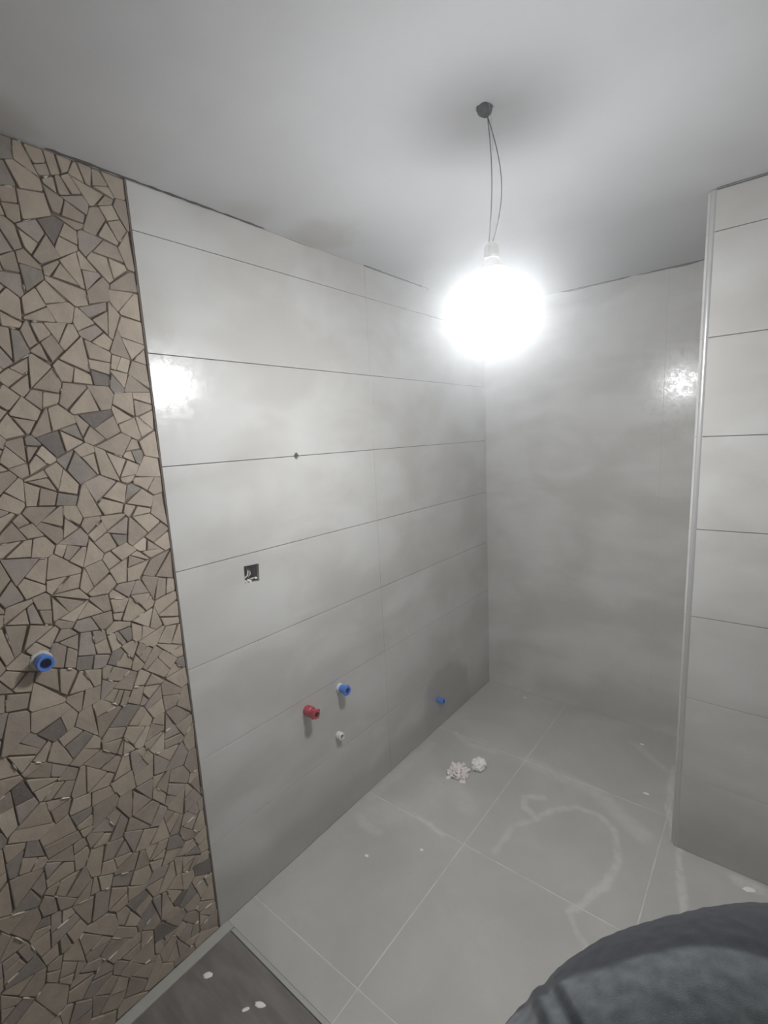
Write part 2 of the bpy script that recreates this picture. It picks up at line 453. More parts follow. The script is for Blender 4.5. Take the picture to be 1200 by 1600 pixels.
# ceiling with a ragged hole for the lamp wires
HC = (0.784, -1.535)
hole = [(HC[0] + r * math.cos(a), HC[1] + r * math.sin(a)) for r, a in
        [((0.017, 0.0195, 0.016, 0.0185, 0.022, 0.016, 0.018, 0.017, 0.019, 0.017, 0.020, 0.017)[k], 2 * math.pi * k / 12) for k in range(12)]]
V, F = plate(rect(-0.2, -3.8, 2.4, 0.2), [hole], 0.06, 0.0, lambda u, v, h: (u, v, H + 0.06 - h))
ceiling = link_mesh('ceiling', V, [f[::-1] for f in F], M_CEIL); tag(ceiling, kind='structure')
tag(box('ceiling_slab', (-0.2, -3.8, H + 0.06), (2.4, 0.2, H + 0.16), M_CAVE), kind='structure'); 
# crumbly open gap between ceiling and left wall, dark where the filler is missing
def ragged_strip(name, pts, wd, mat, parent, seed=0, thick=0.002):
    """a thin irregular strip just under the ceiling, along pts"""
    bm = bmesh.new(); prev = None
    for i, (x, y) in enumerate(pts):
        a = Vector(pts[max(i - 1, 0)]); b = Vector(pts[min(i + 1, len(pts) - 1)]); t_ = (b - a).normalized(); nn = Vector((-t_.y, t_.x))
        k = wd * (0.35 + 0.9 * abs(noise.noise(Vector((i * 0.37, seed, 0.5))))) * (0.25 if i in (0, len(pts) - 1) else 1)
        q = [bm.verts.new((x - nn.x * k, y - nn.y * k, H - 0.0005)), bm.verts.new((x, y, H - thick)), bm.verts.new((x + nn.x * k, y + nn.y * k, H - 0.0005))]
        if prev:
            for s in (0, 1): bm.faces.new([prev[s], prev[s + 1], q[s + 1], q[s]])
        prev = q
    return obj_bm(name, bm, mat, parent)
seg = lambda y0, y1, x, n: [(x + 0.0015 * math.sin(i * 2.1), y0 + (y1 - y0) * i / n) for i in range(n + 1)]
ragged_strip('ceiling_gap', seg(-2.10, -1.50, 0.002, 40), 0.009, M_CRACK, ceiling, 1)
ragged_strip('ceiling_gap', seg(-1.50, -1.02, 0.002, 34), 0.0035, M_RESIDUE, ceiling, 2)
ragged_strip('ceiling_gap', seg(-1.03, -0.55, 0.002, 30), 0.006, M_CRACK, ceiling, 3)
segx = lambda x0, x1, y, n: [(x0 + (x1 - x0) * i / n, y + 0.001 * math.sin(i * 1.7)) for i in range(n + 1)]
ragged_strip('ceiling_gap', segx(0.42, 0.74, -0.004, 20), 0.007, M_CRACK, ceiling, 4)
ragged_strip('ceiling_gap', segx(0.82, 1.05, -0.004, 16), 0.009, M_CRACK, ceiling, 5)
ragged_strip('ceiling_gap', segx(XP, 1.6, YP - 0.003, 22), 0.005, M_CRACK, ceiling, 6)

# floor
YT = -1.897      # end of the light tiles
floor = box('floor', (-0.2, -3.8, -0.12), (2.4, 0.2, -0.0094), M_FGROUT); tag(floor, kind='structure')
gf = 0.0020
xs = [0.0, 0.48, 1.07, 1.66, 2.30]; ys = [YT, -1.175, -0.59, 0.0]
ys = [YT, -1.790, -1.178, -0.59, 0.0]
for i in range(4):
    for j in range(4):
        a0, a1, b0, b1 = xs[i] + gf, xs[i + 1] - gf, ys[j] + gf * 0.8, ys[j + 1] - gf
        if b0 > YP - 0.05 and a0 > XP - 0.02 and b0 > YP: continue
        if j == 0: continue
        if j >= 2 and a1 > XP - 0.02 and i == 1: a1 = min(a1, 1.07 - gf)
        V, F = plate(rect(a0, b0, a1, b1), [], 0.0092, 0.0006, on_floor(R(-0.0003, 0.0003), 0.0092))
        link_mesh('tile', V, F, M_FLOOR, floor)
box('joint_grout', (0.0, YT, -0.0094), (2.3, 0.0, -0.0006), M_FGROUT, floor)
# last row of light tiles before the threshold: same tiles, cut
for i in range(4):
    V, F = plate(rect(xs[i] + gf, YT, xs[i + 1] - gf, -1.790 - gf), [], 0.0092, 0.0006, on_floor(0.0, 0.0092))
    link_mesh('tile', V, F, M_FLOOR, floor)
# pale threshold line and strip along the mosaic wall
tag(box('trim_2', (0.038, YT - 0.014, -0.0094), (2.3, YT - 0.001, 0.0008), M_SILL), 'pale strip of grout and stone closing the light floor tiles', kind='structure')
tag(box('trim_3', (0.0, -3.7, -0.0094), (0.036, YT - 0.001, 0.0016), M_SILL), 'narrow pale strip along the foot of the stone mosaic', kind='structure')
for i, (x0, x1) in enumerate(((0.037, 0.64), (0.64, 1.24), (1.24, 1.84), (1.84, 2.3))):
    for y0, y1 in ((-2.53, YT - 0.015), (-3.13, -2.53), (-3.70, -3.13)):
        V, F = plate(rect(x0 + 0.001, y0 + 0.001, x1 - 0.001, y1 - 0.001), [], 0.0080, 0.0006, on_floor(-0.0012, 0.0080))
        o = link_mesh('tile', V, F, M_DARK, floor); o['label'] = 'dark brown-grey floor tile'

# ------------------------------------------------------------------ stone mosaic on the left wall
cladding = box('stone_cladding', (-TT, -3.0, 0.0), (-0.0055, YS - 0.004, H - 0.001), M_MORTAR, wall_left)
U0, U1, V0, V1 = -2.78, YS - 0.005, 0.002, H - 0.004
rnd = random.Random(5)
seeds = []
def spacing(u, v):       # patches of larger and of smaller stones
    return 0.092 + 0.018 * noise.noise(Vector((u * 3.2, v * 3.2, 4.0)))
cellg = {}
for _ in range(26000):
    u, v = rnd.uniform(U0 - 0.03, U1 + 0.01), rnd.uniform(V0 - 0.01, V1 + 0.01)
    d = spacing(u, v) * rnd.uniform(0.62, 1.15); k = (int(u / 0.12), int(v / 0.12)); ok = True
    for a in (-1, 0, 1):
        for b in (-1, 0, 1):
            for (p, q, dd) in cellg.get((k[0] + a, k[1] + b), ()):
                if (p - u) ** 2 + (q - v) ** 2 < (0.5 * (d + dd)) ** 2: ok = False; break
            if not ok: break
        if not ok: break
    if ok: seeds.append((u, v, d)); cellg.setdefault(k, []).append((u, v, d))

def clip(poly, nx, ny, c):      # keep nx*x + ny*y <= c
    out = []
    for i in range(len(poly)):
        a, b = poly[i], poly[(i + 1) % len(poly)]
        da, db = nx * a[0] + ny * a[1] - c, nx * b[0] + ny * b[1] - c
        if da <= 0: out.append(a)
        if (da < 0) != (db < 0) and abs(da - db) > 1e-12:
            s = da / (da - db); out.append((a[0] + (b[0] - a[0]) * s, a[1] + (b[1] - a[1]) * s))
    return out
def clean(p, tol=0.004):
    o = []
    for q in p:
        if not o or math.dist(q, o[-1]) > tol: o.append(q)
    if len(o) > 1 and math.dist(o[0], o[-1]) <= tol: o.pop()
    return o
cells = []
for (u, v, d) in seeds:
    near = sorted(((p - u) ** 2 + (q - v) ** 2, p, q, dd) for a in (-2, -1, 0, 1, 2) for b in (-2, -1, 0, 1, 2)
                  for (p, q, dd) in cellg.get((int(u / 0.12) + a, int(v / 0.12) + b), ()))[1:22]
    poly = rect(max(U0, u - 0.13), max(V0, v - 0.13), min(U1, u + 0.13), min(V1, v + 0.13))
    for dist2, p, q, dd in near:       # power diagram: bigger seeds take more room
        nx, ny = p - u, q - v
        c = (p * p + q * q - u * u - v * v + (d * d - dd * dd) * 0.22) / 2
        poly = clip(poly, nx, ny, c)
        if len(poly) < 3: break
    if len(poly) < 3: continue
    poly = clean(poly)
    if len(poly) < 3 or area(poly) < 0.00015: continue
    # big cells are broken up, across their long axis, into angular pieces
    stack = [poly]
    while stack:
        q_ = stack.pop(); ar = area(q_)
        lim = rnd.uniform(0.0012, 0.0038) * (0.75 + 0.5 * (0.5 + noise.noise(Vector((u * 3.2, v * 3.2, 4.0)))))
        if ar < lim: cells.append(q_); continue
        cx = sum(q[0] for q in q_) / len(q_); cy = sum(q[1] for q in q_) / len(q_)
        sxx = sum((q[0] - cx) ** 2 for q in q_); syy = sum((q[1] - cy) ** 2 for q in q_); sxy = sum((q[0] - cx) * (q[1] - cy) for q in q_)
        a = 0.5 * math.atan2(2 * sxy, sxx - syy) + rnd.gauss(0, 0.38); dd = math.sqrt(ar)
        nx, ny = math.cos(a), math.sin(a); c = nx * (cx + rnd.uniform(-0.15, 0.15) * dd) + ny * (cy + rnd.uniform(-0.15, 0.15) * dd)
        pp = [clean(clip(q_, sg * nx, sg * ny, sg * c)) for sg in (1, -1)]
        if all(len(p_) >= 3 and area(p_) > 0.0003 for p_ in pp): stack += pp
        else: cells.append(q_)

def shrink(poly):       # each edge backs off by its own amount
    cx = sum(q[0] for q in poly) / len(poly); cy = sum(q[1] for q in poly) / len(poly)
    out = list(poly); n = len(poly)
    for i in range(n):
        a, b = poly[i], poly[(i + 1) % n]; L = math.dist(a, b)
        if L < 1e-5: continue
        nx, ny = (b[1] - a[1]) / L, -(b[0] - a[0]) / L
        g = rnd.choice((0.0001, 0.0004, 0.0009, 0.0015, 0.0023)) + rnd.uniform(0, 0.0005)
        t_ = rnd.uniform(-0.06, 0.06)                   # wedge-shaped gaps
        nx, ny = nx * math.cos(t_) - ny * math.sin(t_), nx * math.sin(t_) + ny * math.cos(t_)
        mx, my = (a[0] + b[0]) / 2, (a[1] + b[1]) / 2
        out = clip(out, nx, ny, nx * mx + ny * my - g)
        if len(out) < 3: return []
    out = clean(out, 0.002)
    # knock off the corners
    if len(out) >= 3:
        o2 = []; n = len(out)
        for i in range(n):
            a, b, c = out[i - 1], out[i], out[(i + 1) % n]
            la, lc = math.dist(a, b), math.dist(b, c); k = rnd.choice((0.0, 0.0, 0.0015, 0.003))
            if k == 0 or min(la, lc) < 3.5 * k: o2.append(b)
            else: o2 += [(b[0] + (a[0] - b[0]) * k / la, b[1] + (a[1] - b[1]) * k / la), (b[0] + (c[0] - b[0]) * k / lc, b[1] + (c[1] - b[1]) * k / lc)]
        out = o2
    return out

def stone_geo(poly):
    cx = sum(q[0] for q in poly) / len(poly); cy = sum(q[1] for q in poly) / len(poly)
    h = rnd.uniform(-0.0012, 0.0016); tx, ty = rnd.uniform(-0.05, 0.05), rnd.uniform(-0.05, 0.05)
    ch = rnd.uniform(0.0007, 0.0014); n = len(poly)
    top = inset(poly, ch)
    f = lambda u, v: h + (u - cx) * tx + (v - cy) * ty
    V = [(-0.0058, u, v) for u, v in poly] + [(f(u, v) - ch * 0.8, u, v) for u, v in poly] + [(f(u, v), u, v) for u, v in top]
    F = []
    for i in range(n):
        j = (i + 1) % n
        for a in (0, n): F.append([a + i, a + j, a + n + j, a + n + i])
    F.append([2 * n + k for k in range(n)])
    return V, F

Minv = cam.matrix_world.inverted() if False else mw.inverted()
PIPE_S = Vector((0, -2.272, 1.076))
stones = []
for c in cells:
    p = shrink(c)
    if len(p) < 3 or area(p) < 0.00010: continue
    cu = sum(q[0] for q in p) / len(p); cv = sum(q[1] for q in p) / len(p)
    if math.hypot(cu - PIPE_S.y, cv - PIPE_S.z) < 0.017: continue
    q = Minv @ Vector((0, cu, cv)); inview = False; sz = 0
    dpt = -q.z
    if dpt > 0.1:
        px = 597.7 + 753.16 * q.x / dpt; py = 811.8 - 753.16 * q.y / dpt
        inview = -12 < px < 1210 and -10 < py < 1612
        sz = area(p) * CAMPOS.x / dpt ** 3
    stones.append((inview, sz, p))
stones.sort(key=lambda s: (s[0], s[1]), reverse=True)
def stone_mat(): return rnd.choices(range(6), (50, 28, 5, 10, 1.5, 3))[0]
for inview, sz, p in stones[:300]:
    V, F = stone_geo(p)
    link_mesh('stone', V, F, M_ST[stone_mat()], cladding)
V, F, I = [], [], []
for inview, sz, p in stones[300:]:
    v, f = stone_geo(p); m = stone_mat(); s = len(V); V += v; F += [[k + s for k in q] for q in f]; I += [m] * len(f)
o = link_mesh('small_stones', V, F, M_ST, cladding, idx=I); o['kind'] = 'stuff'
# whitish mortar squeezed out between some stones
V, F = [], []
for c in cells:
    for i in range(len(c)):
        if rnd.random() > 0.06: continue
        a, b = Vector(c[i]), Vector(c[(i + 1) % len(c)])
        if (b - a).length < 0.008: continue
        s0 = rnd.uniform(0, 0.5); s1 = s0 + rnd.uniform(0.25, 0.5); d = (b - a); nn = Vector((-d.y, d.x)).normalized()
        ws = [rnd.uniform(0.0006, 0.0022) for _ in range(5)]; ws[0] = ws[-1] = 0.0002; s = len(V)
        for k in range(5):
            q = a + d * (s0 + (s1 - s0) * k / 4)
            for e in (-1, 0, 1):
                V.append(((-0.001 if e else 0.0034), q.x + nn.x * ws[k] * e * 1.3, q.y + nn.y * ws[k] * e * 1.3))
        for k in range(4):
            for e in (0, 1): F.append([s + 3 * k + e, s + 3 * k + e + 1, s + 3 * k + 4 + e, s + 3 * k + 3 + e])
o = link_mesh('mortar_residue', V, F, M_RESIDUE, cladding); o['kind'] = 'stuff'

# ------------------------------------------------------------------ switch box in the left wall
sb = empty('switch_box', (-0.03, -1.672, 1.131)); tag(sb, 'open square switch box hole with a loose cable in the left tiled wall', 'switch box')
bm = bmesh.new()
y0, y1, z0, z1 = -1.696, -1.649, 1.107, 1.156
for a, b in (((-0.060, y0, z0), (-0.058, y1, z1)), ((-0.060, y0, z0), (-0.014, y0 + 0.0015, z1)), ((-0.060, y1 - 0.0015, z0), (-0.014, y1, z1)),
             ((-0.060, y0, z0), (-0.014, y1, z0 + 0.0015)), ((-0.060, y0, z1 - 0.0015), (-0.014, y1, z1))): box_bm(bm, a, b)
keep(obj_bm('back_box', bm, plain('grey_box_plastic', (0.05, 0.055, 0.05), 0.6)), sb)
bm = bmesh.new(); tube(bm, [(-0.055, -1.668, 1.152), (-0.040, -1.665, 1.148), (-0.028, -1.667, 1.136), (-0.022, -1.673, 1.124), (-0.024, -1.682, 1.117), (-0.036, -1.689, 1.115), (-0.055, -1.690, 1.118)], 0.0023, 8)
keep(obj_bm('cable', bm, plain('cream_cable', (0.62, 0.58, 0.46), 0.5), smooth=True), sb)
bm = bmesh.new(); tube(bm, [(-0.055, -1.655, 1.150), (-0.034, -1.657, 1.140), (-0.026, -1.660, 1.124), (-0.030, -1.668, 1.113)], 0.0016, 8)
keep(obj_bm('cable', bm, M_WHITE, smooth=True), sb)
bm = bmesh.new()   # lumps of plaster along the lower lip
for k in range(9):
    y = -1.697 + k * 0.006; r = rnd.uniform(0.003, 0.006)
    m_ = Matrix.Translation((-0.012 - rnd.uniform(0, 0.012), y, 1.103 + rnd.uniform(0, 0.006))) @ Matrix.Diagonal((1.4, 1, 0.8, 1))
    bmesh.ops.create_icosphere(bm, subdivisions=1, radius=r, matrix=m_)
o = keep(obj_bm('plaster_crumbs', bm, M_CHIP), sb); o['kind'] = 'stuff'

# ------------------------------------------------------------------ pipe ends in the wall
def jag_tube(bm, ox, oy, oz, r0, r1, x0, x1, seg=20, wall=0.003, jag=0.0):
    """open-ended pipe along +x with a wall thickness"""
    for pr in ([(r0, x0), (r1, x1), (r1 - wall, x1 + 0.0003), (r1 - wall, x0 + 0.004)],):
        lathe(bm, [(a, b) for a, b in pr] , (ox, oy, oz), (1, 0, 0), seg)
def plug(name, y, z, label, kind):
    e = empty(name, (0, y, z)); tag(e, label, 'pipe plug', None)
    if kind == 'stone':     # short blue plug, wide rim, deep socket
        bm = bmesh.new(); lathe(bm, [(0.0165, -0.008), (0.0165, 0.018), (0.0185, 0.020), (0.0185, 0.032), (0.0172, 0.034), (0.0118, 0.0335), (0.0115, 0.012)], (0, y, z), (1, 0, 0), 28)
        keep(obj_bm('plug_body', bm, M_PALEBLUE, smooth=False), e)
        bm = bmesh.new(); lathe(bm, [(0.0114, 0.030), (0.0112, 0.012), (0, 0.012)], (0, y, z), (1, 0, 0), 8); keep(obj_bm('socket', bm, M_BLUE_IN), e)
        bm = bmesh.new(); lathe(bm, [(0.024, -0.002), (0.022, 0.0026), (0.0165, 0.004)], (0, y, z), (1, 0, 0), 14)
        for v in bm.verts: v.co.y += R(-0.0015, 0.0015); v.co.z += R(-0.0015, 0.0015)
        keep(obj_bm('mortar_collar', bm, M_RESIDUE), e)
    elif kind in ('blue', 'small'):
        s = 1.0 if kind == 'blue' else 0.84
        if kind == 'blue':
            bm = bmesh.new(); lathe(bm, [(0.0185, -0.004), (0.0188, 0.010), (0.0165, 0.012)], (0, y, z), (1, 0, 0), 24); keep(obj_bm('white_collar', bm, M_CLEARW), e)
        bm = bmesh.new(); lathe(bm, [(0.016 * s, -0.008), (0.016 * s, 0.034 * s), (0.0195 * s, 0.036 * s), (0.0195 * s, 0.045 * s), (0.0185 * s, 0.047 * s), (0.0115 * s, 0.0465 * s), (0.011 * s, 0.025 * s)], (0, y, z), (1, 0, 0), 24)
        keep(obj_bm('plug_body', bm, M_BLUE), e)
        bm = bmesh.new(); lathe(bm, [(0.0113 * s, 0.045 * s), (0.011 * s, 0.024 * s), (0, 0.024 * s)], (0, y, z), (1, 0, 0), 8); keep(obj_bm('socket', bm, M_BLUE_IN), e)
        if kind == 'blue':
            bm = bmesh.new()       # little spikes of the plug rim
            for k in range(6):
                a = k * math.pi / 3; box_bm(bm, (0.037, y + 0.0185 * math.cos(a) - 0.002, z + 0.0185 * math.sin(a) - 0.002), (0.044, y + 0.0185 * math.cos(a) + 0.002, z + 0.0185 * math.sin(a) + 0.002))
            keep(obj_bm('grip_ribs', bm, M_BLUE), e)
    elif kind == 'red':
        bm = bmesh.new(); lathe(bm, [(0.0185, -0.004), (0.0205, 0.006), (0.0205, 0.026), (0.0175, 0.030), (0.0125, 0.031)], (0, y, z), (1, 0, 0), 24); keep(obj_bm('pipe_collar', bm, M_RED), e)
        bm = bmesh.new(); lathe(bm, [(0.0125, 0.028), (0.0125, 0.042), (0.0175, 0.044), (0.0175, 0.054), (0.010, 0.055), (0.010, 0.036)], (0, y, z), (1, 0, 0), 20)
        keep(obj_bm('plug_body', bm, M_RED), e)
        bm = bmesh.new(); lathe(bm, [(0.0099, 0.054), (0.0095, 0.036), (0, 0.036)], (0, y, z), (1, 0, 0), 6); keep(obj_bm('socket', bm, M_RED_IN), e)
        bm = bmesh.new()
        for k in range(4):
            a = k * math.pi / 2 + 0.5; box_bm(bm, (0.045, y + 0.018 * math.cos(a) - 0.003, z + 0.018 * math.sin(a) - 0.003), (0.053, y + 0.018 * math.cos(a) + 0.003, z + 0.018 * math.sin(a) + 0.003))
        keep(obj_bm('grip_ribs', bm, M_RED), e)
    elif kind == 'white':
        bm = bmesh.new(); lathe(bm, [(0.0150, -0.006), (0.0165, 0.008), (0.0150, 0.022), (0.0135, 0.024), (0.0085, 0.023), (0.008, 0.004)], (0, y, z), (1, 0, 0), 18)
        for v in bm.verts:
            if v.co.x > 0.015: v.co.x += 0.004 * noise.noise(v.co * 120); v.co.z += 0.002 * noise.noise(v.co * 90)
        keep(obj_bm('conduit_end', bm, M_WHITE), e)
        bm = bmesh.new(); lathe(bm, [(0.0084, 0.020), (0.008, 0.006), (0, 0.006)], (0, y, z), (1, 0, 0), 12); keep(obj_bm('opening', bm, M_CAVE), e)
    return e
plug('blue_pipe_plug', -2.272, 1.076, 'blue pipe plug sticking out of the stone mosaic, far left', 'stone')
plug('blue_pipe_plug', -1.313, 0.562, 'blue pipe plug with pale collar, upper right of the red one on tiles', 'blue')
plug('red_pipe_plug', -1.490, 0.553, 'red plastic pipe plug on the lower left tiled wall', 'red')
plug('white_conduit_stub', -1.338, 0.366, 'short white conduit stub below the red and blue plugs', 'white')
plug('blue_pipe_plug', -0.598, 0.163, 'small blue pipe plug near the floor in a damp patch', 'small')

# ------------------------------------------------------------------ bare bulb on two wires
lamp = empty('hanging_bulb', BULB); tag(lamp, 'lit bare globe bulb hanging on two dark wires from a hole in the ceiling', 'lamp')
bx, by, bz = BULB
bm = bmesh.new()
LH = 0.050       # straight part of the luminous body
prof = [(0.0, -0.044)] + [(BULB_R * math.sin(a), -0.002 - 0.042 * math.cos(a)) for a in [math.radians(d) for d in range(12, 91, 13)]]
prof += [(BULB_R, 0.004), (BULB_R - 0.003, 0.014)]
lathe(bm, prof, BULB, (0, 0, 1), 32)
keep(obj_bm('globe', bm, M_LAMP, smooth=True), lamp)
bm = bmesh.new()
lathe(bm, [(BULB_R - 0.003, 0.014), (BULB_R - 0.006, 0.020)] + [(0.020 + 0.043 * math.cos(a), 0.022 + 0.066 * math.sin(a)) for a in [math.radians(d) for d in range(15, 91, 15)]] + [(0.0205, 0.090), (0.0185, 0.100), (0.0145, 0.108)], BULB, (0, 0, 1), 32)
keep(obj_bm('bulb_neck', bm, M_WHITE, smooth=True), lamp)
bm = bmesh.new(); tube(bm, [(bx, by, bz + 0.104 + 0.003 * k) for k in range(5)], [0.0135 if k % 2 else 0.0125 for k in range(5)], 20)
keep(obj_bm('screw_cap', bm, M_BRASS), lamp)
bm = bmesh.new(); lathe(bm, [(0.0155, 0.108), (0.0165, 0.112), (0.0165, 0.132), (0.012, 0.140), (0.004, 0.142), (0, 0.142)], BULB, (0, 0, 1), 20)
keep(obj_bm('socket', bm, M_WHITE, smooth=False), lamp)
def bez(p0, p1, p2, p3, n=18):
    P = [Vector(p) for p in (p0, p1, p2, p3)]
    return [P[0] * (1 - s) ** 3 + P[1] * 3 * s * (1 - s) ** 2 + P[2] * 3 * s * s * (1 - s) + P[3] * s ** 3 for s in [k / n for k in range(n + 1)]]
RV = Vector((0.779, 0.625, 0)).normalized()      # direction along which the wires bow
for amt, dx, mid in ((0.010, -0.002, 0.45), (0.034, 0.006, 0.55)):
    top = Vector((0.784, -1.521, H - 0.008)); bot = Vector((bx, by, bz + 0.140)) + RV * (dx - 0.004)
    p1 = top + Vector((0, 0, -0.10)) + RV * (amt * 0.9 + 0.003); p2 = bot + Vector((0, 0, 0.10)) + RV * amt * 1.0
    bm = bmesh.new(); tube(bm, bez(top, p1, p2, bot), 0.0011, 8); keep(obj_bm('wire', bm, M_BLACK, smooth=True), lamp)
bm = bmesh.new()      # lump of tape and terminal block in the hole
bmesh.ops.create_icosphere(bm, subdivisions=3, radius=0.0165, matrix=Matrix.Translation((HC[0], HC[1], H + 0.001)))
for v in bm.verts:
    d = v.co - Vector((HC[0], HC[1], H)); v.co += d * 0.5 * noise.noise(v.co * 60)
    v.co.z = max(min(v.co.z, H + 0.02), H - 0.013 if (v.co - Vector((0.784, -1.521, H))).length > 0.012 else H - 0.018)
keep(obj_bm('taped_connector', bm, M_BLACK, smooth=True), lamp)
bm = bmesh.new(); tube(bm, bez((0.800, -1.545, H - 0.001), (0.806, -1.54, H - 0.05), (0.795, -1.52, H - 0.06), (0.800, -1.53, H - 0.085), 10), 0.00035, 6)
o = keep(obj_bm('thin_thread', bm, plain('grey_thread', (0.25, 0.25, 0.26), 0.7), smooth=True), lamp)

# ------------------------------------------------------------------ crumpled scraps on the floor
def crumple(name, c, rx, ry, rz, mat, label, seed, sub=4, amp=0.45, freq=38):
    bm = bmesh.new(); bmesh.ops.create_icosphere(bm, subdivisions=sub, radius=1.0)
    for v in bm.verts:
        d = v.co.normalized(); q = Vector((d.x * 2.1 + seed, d.y * 2.1, d.z * 2.1))
        r_ = 1.0 + amp * (abs(noise.noise(q * 1.6)) * 2 - 0.45) + amp * 0.7 * (abs(noise.noise(q * 3.7)) * 2 - 0.4) + amp * 0.25 * noise.noise(q * 9)
        v.co = Vector((c[0] + d.x * rx * r_, c[1] + d.y * ry * r_, max(0.0002, rz * 0.75 + d.z * rz * r_)))
    o = obj_bm(name, bm, mat); tag(o, label, 'crumpled paper'); return o
# leaf-like folded flaps make the left, flatter scrap
def flaps(name, c, n, label, seed):
    rr = random.Random(seed); bm = bmesh.new()
    for k in range(n):
        a = rr.uniform(0, 2 * math.pi); d = rr.uniform(0.0, 0.055); p = Vector((c[0] + d * math.cos(a) * 0.9, c[1] + d * math.sin(a) * 0.9, 0))
        L, W = rr.uniform(0.030, 0.060), rr.uniform(0.014, 0.030); yaw = rr.uniform(0, 2 * math.pi); base = rr.uniform(0.003, 0.028) * (1 - d / 0.09)
        m_ = Matrix.Translation((p.x, p.y, base)) @ Matrix.Rotation(yaw, 4, 'Z') @ Matrix.Rotation(rr.uniform(-0.9, 0.3), 4, 'Y') @ Matrix.Rotation(rr.uniform(-0.5, 0.5), 4, 'X')
        g = []
        for i in range(4):
            row = []
            for j in range(3):
                x = L * (i / 3 - 0.5); y = W * (j / 2 - 0.5) * (1 - 0.5 * (i / 3)); z = rr.uniform(-0.004, 0.004) + (0.006 if j == 1 else 0)
                q = m_ @ Vector((x, y, z)); q.z = max(q.z, 0.0004); row.append(q)
            g.append(row)
        up = [[bm.verts.new(q) for q in r_] for r_ in g]; dn = [[bm.verts.new((q.x, q.y, max(0.0, q.z - 0.0012))) for q in r_] for r_ in g]
        for i in range(3):
            for j in range(2):
                bm.faces.new([up[i][j], up[i + 1][j], up[i + 1][j + 1], up[i][j + 1]]); bm.faces.new([dn[i][j], dn[i][j + 1], dn[i + 1][j + 1], dn[i + 1][j]])
        rim = [(i, 0) for i in range(4)] + [(3, 1), (3, 2)] + [(i, 2) for i in (2, 1, 0)] + [(0, 1)]
        for q, s in zip(rim, rim[1:] + rim[:1]): bm.faces.new([up[q[0]][q[1]], dn[q[0]][q[1]], dn[s[0]][s[1]], up[s[0]][s[1]]])
    return bm
bm = flaps('x', (0.270, -0.843), 46, '', 3)
tag(obj_bm('crumpled_paper', bm, M_CHIP), 'crinkled pinkish-white paper scrap with jagged edges on the floor tiles', 'crumpled paper', kind=None)
crumple('plaster_lump', (0.326, -0.764), 0.032, 0.036, 0.026, M_CHIP2, 'smooth rounded white lump beside the crinkled paper scrap', 4.0, 3, 0.28)
bpy.data.objects['plaster_lump']['category'] = 'plaster lump'

# flecks of plaster spilt on the floor
def fleck(x, y, z, r, label, grp=None, ang=0.0, asp=1.6, floorm=True):
    bm = bmesh.new(); n = 12; f0 = rnd.random() * 9
    ring = [(r * asp * math.cos(2 * math.pi * k / n) * (1 + 0.4 * noise.noise(Vector((k * 0.9, f0, 0)))), r * math.sin(2 * math.pi * k / n) * (1 + 0.4 * noise.noise(Vector((k * 0.9, f0, 5))))) for k in range(n)]
    ca, sa = math.cos(ang), math.sin(ang)
    P = lambda u, v, h: (x + u * ca - v * sa, y + u * sa + v * ca, z + h)
    a = [bm.verts.new(P(u, v, 0)) for u, v in ring]; b = [bm.verts.new(P(u * 0.75, v * 0.75, r * 0.18)) for u, v in ring]; c = bm.verts.new(P(0, 0, r * 0.28))
    for k in range(n):
        j = (k + 1) % n; bm.faces.new([a[k], a[j], b[j], b[k]]); bm.faces.new([b[k], b[j], c])
    bm.faces.new(a[::-1])
    return tag(obj_bm('plaster_fleck', bm, M_CHIP2), label, 'plaster fleck', 'plaster flecks spilt on the floor')
fleck(0.979, -0.503, 0.0003, 0.007, 'whitish plaster fleck on the back floor tile near the projecting wall')
fleck(0.896, -0.156, 0.0003, 0.006, 'whitish plaster fleck close to the foot of the back wall')
fleck(0.26, -0.064, 0.0003, 0.006, 'whitish plaster fleck by the far left corner of the floor')
fleck(0.211, -1.437, 0.0003, 0.0055, 'small whitish fleck alone on the light tile by the left wall')
fleck(0.365, -1.295, 0.0003, 0.0050, 'faint pinkish fleck on the light tile right of the small white one')
fleck(0.096, -2.03, -0.0011, 0.0085, 'oval white fleck on the dark floor tile beside the mosaic wall', ang=0.6)
fleck(0.285, -1.985, -0.0011, 0.008, 'white drip fleck on the dark floor tile by the threshold strip', ang=0.4, asp=2.0)
fleck(0.262, -2.015, -0.0011, 0.005, 'smallest white drip fleck on the dark floor tile', ang=1.0, asp=2.2)
fleck(1.338, -0.787, 0.0003, 0.010, 'pale fleck at the foot of the projecting wall, lower right', ang=0.5, asp=2.0)

